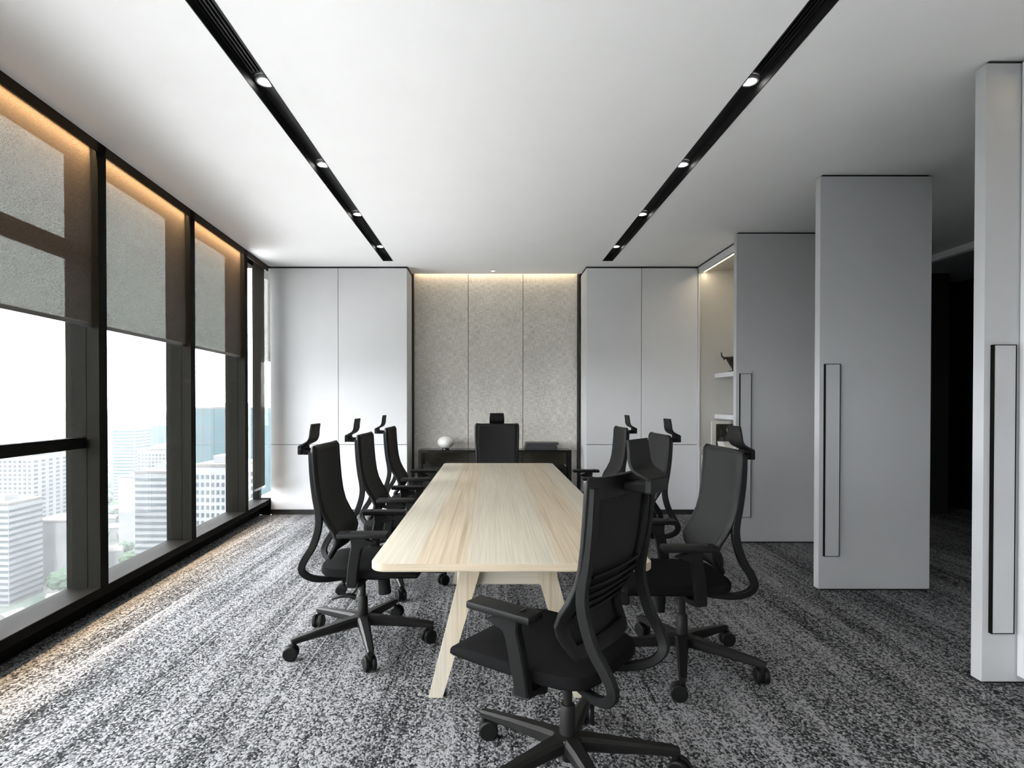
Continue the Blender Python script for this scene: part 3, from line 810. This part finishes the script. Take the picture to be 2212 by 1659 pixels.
# ------------------------------------------------------------------ office chair
def make_chair():
    c = empty('office_chair')
    # --- back: profile (y, z) measured from the side
    prof = [(-0.229, 1.115), (-0.2285, 1.105), (-0.228, 1.085), (-0.2265, 1.045), (-0.222, 0.98), (-0.214, 0.90), (-0.203, 0.83), (-0.186, 0.77),
            (-0.158, 0.715), (-0.127, 0.668), (-0.111, 0.625), (-0.117, 0.592), (-0.135, 0.558), (-0.152, 0.532), (-0.160, 0.515)]
    wid = [0.214, 0.230, 0.235, 0.236, 0.236, 0.233, 0.229, 0.225, 0.222, 0.221, 0.220, 0.216, 0.205, 0.190, 0.175]
    us = [-1, -0.93, -0.80, -0.6, -0.3, 0, 0.3, 0.6, 0.80, 0.93, 1]
    def pt(i, u):
        x = u * wid[i]
        bow = 0.020 * u * u + (0.012 if abs(u) > 0.99 else 0)      # wings turn forward
        return Vector((x, prof[i][0] + bow, prof[i][1]))
    nr, nc = len(prof), len(us)
    def grid(cells, off):
        g = MB(); ids = {}
        def vid(i, j):
            if (i, j) not in ids:
                ids[(i, j)] = len(g.v); g.v.append(pt(i, us[j]) + Vector((0, off, 0)))
            return ids[(i, j)]
        for i, j in cells:
            g.f.append((vid(i, j), vid(i, j + 1), vid(i + 1, j + 1), vid(i + 1, j)))
        return g
    inner = [(i, j) for i in range(3, nr - 3) for j in range(2, nc - 3)]
    allc = [(i, j) for i in range(nr - 1) for j in range(nc - 1)]
    fr = grid([q for q in allc if q not in inner], 0).build('back_frame', 'chair_plastic', c, True)
    md = fr.modifiers.new('thickness', 'SOLIDIFY'); md.thickness = 0.026; md.offset = 0
    bv = fr.modifiers.new('round', 'BEVEL'); bv.width = 0.005; bv.segments = 2; bv.limit_method = 'ANGLE'; bv.angle_limit = R(50)
    ms = grid([(i, j) for i, j in allc if 1 <= i <= nr - 3 and 1 <= j <= nc - 3], 0.0155).build('back_mesh', 'chair_mesh', c, True)
    md = ms.modifiers.new('thickness', 'SOLIDIFY'); md.thickness = 0.005; md.offset = 0
    # upholstered front skin of the lower back and ribs behind
    for k, z in enumerate((0.655, 0.69, 0.725, 0.76, 0.795)):
        yy = [p for p in prof]
        for a, b in zip(prof[:-1], prof[1:]):
            if a[1] >= z >= b[1]:
                t = (z - b[1]) / (a[1] - b[1]); y = b[0] + (a[0] - b[0]) * t
        w = 0.172
        pts = [(u * w, y - 0.008 + 0.020 * (u * w / 0.225) ** 2, z) for u in (-1, -0.5, 0, 0.5, 1)]
        MB().sweep(pts, (0.010, 0.012), (0, 0, 1)).build('lumbar_rib', 'chair_plastic', c, True)
    # --- rear support bars bowing from the frame to the mechanism
    for s2 in (-1, 1):
        path = curve([(s2 * 0.222, -0.220, 1.085), (s2 * 0.224, -0.216, 1.02), (s2 * 0.224, -0.209, 0.94), (s2 * 0.222, -0.197, 0.85), (s2 * 0.221, -0.184, 0.78), (s2 * 0.220, -0.180, 0.72), (s2 * 0.218, -0.192, 0.655), (s2 * 0.216, -0.218, 0.585),
                      (s2 * 0.212, -0.258, 0.522), (s2 * 0.205, -0.277, 0.468), (s2 * 0.185, -0.250, 0.425), (s2 * 0.15, -0.19, 0.400), (s2 * 0.10, -0.11, 0.392), (s2 * 0.05, -0.03, 0.394)], 5)
        n = len(path)
        MB().sweep(path, [(0.026 + 0.03 * max(0, (i / n - 0.75)), 0.024 + 0.014 * math.sin(math.pi * i / n)) for i in range(n)], (1, 0, 0)).build('support_bar', 'chair_plastic', c, True)
    # --- headrest: curved pad, plate running back, block clamped on the frame
    hp = curve([(0, -0.262, 1.228), (0, -0.268, 1.19), (0, -0.272, 1.155), (0, -0.284, 1.132), (0, -0.305, 1.119), (0, -0.328, 1.108), (0, -0.338, 1.102)], 5)
    n = len(hp)
    hd = MB().sweep(hp, [(0.150 + 0.014 * min(1, i / 8) - 0.02 * max(0, (i - 18) / 12), 0.011) for i in range(n)], (1, 0, 0)).build('headrest', 'chair_plastic', c, True)
    MB().box(-0.072, 0.072, -0.342, -0.318, 1.060, 1.105, 0.004).build('bracket', 'chair_plastic', hd)
    MB().sweep([(0, -0.33, 1.075), (0, -0.28, 1.072), (0, -0.235, 1.075)], [(0.13, 0.03), (0.11, 0.028), (0.10, 0.028)], (1, 0, 0)).build('bracket', 'chair_plastic', hd, True)
    # --- seat
    def outline(k):
        p = []
        pts = [(0.235, -0.10), (0.252, 0.10), (0.254, 0.315), (0.226, 0.345), (0.0, 0.350), (-0.226, 0.345), (-0.254, 0.315), (-0.252, 0.10), (-0.235, -0.10), (-0.165, -0.185), (0.0, -0.195), (0.165, -0.185)]
        m = len(pts)
        for i in range(m):
            a, b, cc, d = (Vector(pts[(i + q) % m]) for q in (-1, 0, 1, 2))
            for t in (0, 0.34, 0.67):
                v = 0.5 * ((2 * b) + (cc - a) * t + (2 * a - 5 * b + 4 * cc - d) * t * t + (3 * b - a - 3 * cc + d) * t ** 3)
                p.append((v.x * k, 0.075 + (v.y - 0.075) * k))
        return p
    se = MB(); lay = [(0.80, 0.430), (0.97, 0.433), (0.995, 0.440), (1.0, 0.455), (0.996, 0.470), (0.98, 0.477), (0.93, 0.480), (0.6, 0.478), (0.3, 0.476)]
    m = 36
    for k, z in lay: se.v += [Vector((x, y, z - (0.014 * max(0, (y - 0.24) / 0.1) if z > 0.45 else 0))) for x, y in outline(k)]
    for q in range(len(lay) - 1): se.f += [(q * m + i, q * m + (i + 1) % m, (q + 1) * m + (i + 1) % m, (q + 1) * m + i) for i in range(m)]
    se.f += [tuple(range(m))[::-1], tuple(range((len(lay) - 1) * m, len(lay) * m))]
    se.build('seat', 'chair_fabric', c, True)
    # --- mechanism under the seat, lever, tension knob
    mech = MB().box(-0.085, 0.085, -0.10, 0.15, 0.372, 0.427, 0.012).build('mechanism', 'chair_plastic', c, True)
    MB().cyl((0, 0.115, 0.385), (0, 0.125, 0.275), 0.032, 0.036, 12).build('tension_knob', 'chair_plastic', c, True)
    lv = MB().sweep(curve([(0.20, 0.03, 0.405), (0.235, 0.02, 0.375), (0.26, 0.0, 0.352)], 4), (0.008, 0.008), (0, 1, 0)).build('lever', 'chair_plastic', c, True)
    MB().sweep(curve([(0.262, 0.022, 0.340), (0.268, -0.015, 0.352), (0.27, -0.06, 0.346), (0.27, -0.10, 0.334)], 4), [(0.035 - 0.0015 * i, 0.022 - 0.0014 * i) for i in range(13)], (1, 0, 0)).build('paddle', 'chair_plastic', lv, True)
    # --- armrests
    for s2 in (-1, 1):
        ar = MB().box(s2 * 0.297 - 0.042, s2 * 0.297 + 0.042, -0.06, 0.195, 0.660, 0.686, 0.007).build('armrest', 'chair_plastic', c, True)
        path = curve([(s2 * 0.272, 0.005, 0.405), (s2 * 0.280, 0.012, 0.48), (s2 * 0.288, 0.026, 0.57), (s2 * 0.293, 0.040, 0.625), (s2 * 0.295, 0.052, 0.648), (s2 * 0.296, 0.058, 0.662)], 4)
        n = len(path)
        def hh(i):
            z = path[i].z
            return 0.056 if z < 0.6 else 0.056 + 0.10 * ((z - 0.6) / 0.06) ** 2
        MB().sweep(path, [(0.036, hh(i)) for i in range(n)], (1, 0, 0)).build('arm_post', 'chair_plastic', ar, True)
        MB().sweep([(s2 * 0.285, 0.008, 0.41), (s2 * 0.23, 0.015, 0.402), (s2 * 0.07, 0.02, 0.404)], [(0.06, 0.03), (0.07, 0.028), (0.08, 0.03)], (0, 1, 0)).build('arm_bracket', 'chair_plastic', ar, True)
    # --- gas lift and five-star base
    gl = MB(); gl.cyl((0, 0, 0.25), (0, 0, 0.375), 0.0165, n=20); gl.build('gas_lift', 'chair_base', c, True)
    MB().lathe([(0.020, 0.06), (0.022, 0.065), (0.030, 0.155), (0.027, 0.255), (0.024, 0.262)], n=24).build('lift_sleeve', 'chair_base', c, True)
    MB().lathe([(0.046, 0.095), (0.058, 0.105), (0.058, 0.140), (0.050, 0.153), (0.034, 0.158)], n=30).build('hub', 'chair_base', c, True)
    for k in range(5):
        a = R(90 + 72 * k); dr = Vector((math.cos(a), math.sin(a), 0)); sd = Vector((-math.sin(a), math.cos(a), 0))
        path = [dr * 0.03 + Vector((0, 0, 0.128)), dr * 0.10 + Vector((0, 0, 0.124)), dr * 0.25 + Vector((0, 0, 0.112)), dr * 0.372 + Vector((0, 0, 0.101)), dr * 0.398 + Vector((0, 0, 0.098))]
        arm = MB().sweep(path, [(0.070, 0.056), (0.060, 0.053), (0.046, 0.042), (0.038, 0.032), (0.030, 0.026)], sd, 0.45).build('base_arm', 'chair_base', c, True)
        sw = a + R((40, 95, -60, 150, 10)[k])      # each caster swivelled its own way
        fd = Vector((math.cos(sw), math.sin(sw), 0)); ax = Vector((-math.sin(sw), math.cos(sw), 0))
        p = dr * 0.384
        q = p - fd * 0.016 + Vector((0, 0, 0.0385))
        cs_ = MB(); cs_.cyl(p + Vector((0, 0, 0.04)), p + Vector((0, 0, 0.10)), 0.0125, n=12)
        for e in (-1, 1):
            b0 = q + ax * e * 0.007; b1 = q + ax * e * 0.013; b2 = q + ax * e * 0.026; b3 = q + ax * e * 0.030
            cs_.cyl(b0, b1, 0.034, 0.0385, 20); cs_.cyl(b1, b2, 0.0385, 0.0385, 20); cs_.cyl(b2, b3, 0.0385, 0.033, 20)
        cs_.cyl(q - ax * 0.007, q + ax * 0.007, 0.028, n=16)
        cs_.build('caster', 'chair_plastic', arm, True)
    return c
CH = make_chair()
spots = [(-0.716, 3.22, -90, 'black mesh office chair nearest on the window side of the table'),
         (-0.716, 4.24, -90, 'black mesh office chair in the middle of the window side of the table'),
         (-0.716, 5.32, -90, 'black mesh office chair farthest along the window side of the table'),
         (0.99, 2.95, 90, 'black mesh office chair nearest on the door side, seen facing the windows'),
         (1.03, 4.19, 90, 'black mesh office chair in the middle of the door side of the table'),
         (1.01, 5.34, 90, 'black mesh office chair farthest along the door side of the table'),
         (0.075, 6.05, 180, 'black mesh office chair at the far head of the table, before the console'),
         (0.28, 2.06, 52, 'large black mesh office chair in the foreground, turned with its back to the viewer')]
for i, (x, y, a, lab) in enumerate(spots):
    o = CH if i == 0 else copy_tree(CH)
    o.location = (x, y, 0.0); o.rotation_euler = (0, 0, R(a))
    tag(o, lab, 'chair', 'office chairs round the table')

# ------------------------------------------------------------------ the city far below the windows
GZ = -120.0
def at(px, py, Y):
    return Vector(((px - VPX) / F_PX * Y, Y, EYE - (py - VPY) / F_PX * Y))
g = MB().box(-9000, -20, -3000, 9000, GZ - 5, GZ)
tag(g.build('ground', 'city_ground'), 'hazy city ground far below the windows', 'ground', kind='structure')

def building(px0, px1, pyt, Y, depth, mat, style, label, group=None, rz=0.0, name='building', floors=18, cols=8, wmat='city_window'):
    a, b = at(px0, pyt, Y), at(px1, pyt, Y)
    w = b.x - a.x; top = a.z; h = top - GZ
    e = empty(name, ((a.x + b.x) / 2, Y, GZ), rz); tag(e, label, 'building', group)
    MB().box(-w / 2, w / 2, 0, depth, 0, h).build('wall', mat, e)
    MB().box(-w / 2 - 0.4, w / 2 + 0.4, -0.4, depth + 0.4, h, h + 1.2).build('parapet', 'city_roof', e)
    if style != 'low':
        MB().box(-w * 0.25, w * 0.2, depth * 0.3, depth * 0.7, h + 1.2, h + 4.5).build('plant_room', 'city_white', e)
    m = MB()
    if style == 'bands':
        for k in range(floors):
            z = h - 3 - k * 3.6
            m.box(-w / 2 + 0.3, w / 2 - 0.3, -0.25, 0.05, z - 1.5, z)
            m.box(w / 2 - 0.05, w / 2 + 0.25, 0.3, depth - 0.3, z - 1.5, z)
    elif style == 'grid':
        for k in range(floors):
            z = h - 4 - k * 3.6
            for j in range(cols):
                x = -w / 2 + (j + 0.5) * w / cols
                m.box(x - w / cols * 0.26, x + w / cols * 0.26, -0.2, 0.05, z - 1.9, z)
            for j in range(5):
                y = (j + 0.5) * depth / 5
                m.box(w / 2 - 0.05, w / 2 + 0.2, y - depth * 0.05, y + depth * 0.05, z - 1.9, z)
    elif style == 'fins':
        for j in range(cols + 1):
            x = -w / 2 + j * w / cols
            m.box(x - 0.35, x + 0.35, -0.5, 0.05, 0, h)
        for k in range(0, floors, 3):
            z = h - 3 - k * 3.6
            m.box(-w / 2, w / 2, -0.3, 0.05, z - 0.7, z)
    if m.v:
        o = m.build('windows' if style != 'fins' else 'facade_ribs', wmat, e); o['kind'] = 'stuff'
    return e
building(412, 560, 883, 430, 34, 'city_blue_glass', 'fins', 'broad blue glass tower filling the third window', floors=30, cols=6, wmat='city_window')
building(420, 520, 1008, 270, 24, 'city_white', 'grid', 'white office block with a grid of small windows, below the blue tower', floors=30, cols=9)
building(290, 385, 1022, 330, 30, 'city_concrete', 'bands', 'pale block with dark horizontal window bands in the second window', floors=28)
building(243, 290, 925, 640, 30, 'city_white', 'bands', 'slim white tower with a blue face in the second window', floors=30, wmat='city_blue_glass')
building(296, 342, 920, 850, 40, 'city_blue_glass', 'fins', 'blue slab tower on the skyline of the second window', floors=24, cols=5)
building(255, 294, 1032, 460, 26, 'city_white', 'low', 'small white block left of the striped one', floors=4)
building(296, 372, 972, 560, 40, 'city_concrete', 'grid', 'pale stepped block behind the striped one', floors=12, cols=10)
building(-60, 68, 985, 470, 40, 'city_white', 'grid', 'large pale tower left in the nearest window', floors=30, cols=12)
building(80, 132, 968, 640, 36, 'city_concrete', 'bands', 'pale slim tower in the middle of the nearest window', floors=26, wmat='city_blue_glass')
building(-90, 16, 1092, 340, 26, 'city_white', 'bands', 'low white block at the left edge of the nearest window', floors=16)
building(70, 165, 1128, 380, 24, 'city_concrete', 'low', 'long low hall among the trees in the nearest window', floors=3)
building(140, 240, 905, 1500, 80, 'city_blue_glass', 'bands', 'faint distant slab behind the first mullion', floors=30)
rnd = random.Random(3)
for i in range(26):
    px = -200 + i * 32 + rnd.uniform(-6, 6); Y = 1300 + 50 * ((i * 11) % 26)
    building(px, px + rnd.uniform(13, 24), rnd.uniform(884, 915), Y, 60, rnd.choice(['city_white', 'city_concrete', 'city_blue_glass']), 'low',
             'faint far tower on the hazy skyline', 'far skyline towers')
# low roofs between the towers: nothing is set down where something stands
def where(px):
    return 'the nearest window' if px < 190 else 'the second window' if px < 395 else 'the third window' if px < 520 else 'the corner pane'
occ = []
for o in COL.objects:
    if o.name.startswith('building') and o.parent is None:
        w = [c for c in o.children if c.name.startswith('wall')][0].data
        xs_ = [v.co.x for v in w.vertices]; ys_ = [v.co.y for v in w.vertices]
        hw, dp = max(xs_), max(ys_)
        n_ = max(1, int(2 * hw / dp))
        for q in range(n_):
            occ.append((o.location.x - hw + (q + 0.5) * 2 * hw / n_, o.location.y + dp / 2, 0.72 * max(dp, 2 * hw / n_)))
def free(x, y, r):
    return all((x - a) ** 2 + (y - b) ** 2 > (r + c) ** 2 for a, b, c in occ)
n_house = 0
while n_house < 120:
    Y = rnd.uniform(230, 900); px = rnd.uniform(-160, 600)
    x = (px - VPX) / F_PX * Y
    w, d_, h = rnd.uniform(8, 22), rnd.uniform(8, 20), rnd.uniform(4, 13)
    r_ = math.hypot(w / 2 + 0.5, d_ / 2 + 0.5)
    if not free(x, Y, r_): continue
    occ.append((x, Y, r_)); n_house += 1
    e = empty('house', (x, Y, GZ), rnd.uniform(0, 1.5)); tag(e, 'small low-rise house far below, seen through ' + where(px), 'house', 'low-rise houses seen through ' + where(px))
    MB().box(-w / 2, w / 2, -d_ / 2, d_ / 2, 0, h).build('wall', rnd.choice(['city_white', 'city_concrete']), e)
    MB().add([(-w / 2 - .5, -d_ / 2 - .5, h), (w / 2 + .5, -d_ / 2 - .5, h), (w / 2 + .5, d_ / 2 + .5, h), (-w / 2 - .5, d_ / 2 + .5, h), (-w / 2, 0, h + 3), (w / 2, 0, h + 3)],
             [(0, 1, 5, 4), (2, 3, 4, 5), (0, 4, 3), (1, 2, 5), (0, 3, 2, 1)]).build('roof', 'city_roof', e)
# trees
def crown(seed):
    bm = bmesh.new(); bmesh.ops.create_icosphere(bm, subdivisions=3, radius=1.0)
    r2 = random.Random(seed); ph = [r2.uniform(0, 6) for _ in range(6)]
    for v in bm.verts:
        d = v.co.normalized()
        k = 1 + 0.16 * math.sin(5 * d.x + ph[0]) * math.sin(5 * d.y + ph[1]) + 0.12 * math.sin(9 * d.z + ph[2]) * math.sin(9 * d.x + ph[3]) + r2.uniform(-0.07, 0.07)
        v.co = Vector((d.x * k, d.y * k, d.z * k * 0.75))
    me = bpy.data.meshes.new('crown'); bm.to_mesh(me); bm.free(); me.materials.append(MATS['city_tree']); return me
crowns = [crown(s) for s in range(4)]
trunk = MB().cyl((0, 0, 0), (0, 0, 7), 0.5, 0.35, 8).mesh('trunk'); trunk.materials.append(MATS['dark_bronze_cast'])
def tree(x, Y, s, px):
    e = empty('tree', (x, Y, GZ)); tag(e, 'leafy street tree far below, seen through ' + where(px), 'tree', 'trees seen through ' + where(px))
    t = bpy.data.objects.new('trunk', trunk); COL.objects.link(t); t.parent = e
    c = bpy.data.objects.new('crown', rnd.choice(crowns)); COL.objects.link(c); c.parent = e
    c.location = (0, 0, 6 + s * 0.5); c.scale = (s, s, s); c.rotation_euler = (0, 0, rnd.uniform(0, 6))
for (px, py, n, sp) in ((300, 1205, 36, 50), (75, 1090, 34, 50), (340, 1180, 30, 45), (250, 1060, 18, 30), (290, 1235, 20, 30), (465, 1140, 18, 35), (140, 1230, 16, 45), (255, 1130, 18, 25), (60, 1190, 14, 45), (565, 1030, 22, 22)):
    got = tries = 0
    while got < n and tries < n * 14:
        tries += 1
        q = py + rnd.gauss(0, 20); Yd = (EYE - GZ - 6) * F_PX / max(30, q - VPY); pxx = px + rnd.gauss(0, sp * 0.75)
        x = (pxx - VPX) / F_PX * Yd; s_ = rnd.uniform(5.0, 10.0)
        if not free(x, Yd, s_ * 1.2): continue
        occ.append((x, Yd, s_ * 1.2)); got += 1
        tree(x, Yd, s_, pxx)

# thin daytime haze over the city, well clear of the building
hz = MB().box(-9000, -45, -3000, 9000, GZ - 1, 60)
m = bpy.data.materials.new('city_haze'); m.use_nodes = True
m.node_tree.nodes.remove(m.node_tree.nodes['Principled BSDF'])
vsn = m.node_tree.nodes.new('ShaderNodeVolumeScatter'); vsn.inputs['Density'].default_value = 0.00010; vsn.inputs['Color'].default_value = (0.95, 0.98, 1, 1)
m.node_tree.links.new(vsn.outputs[0], m.node_tree.nodes['Material Output'].inputs['Volume'])
MATS['city_haze'] = m
tag(hz.build('haze', 'city_haze'), 'pale daytime haze hanging over the city', 'haze', kind='stuff')
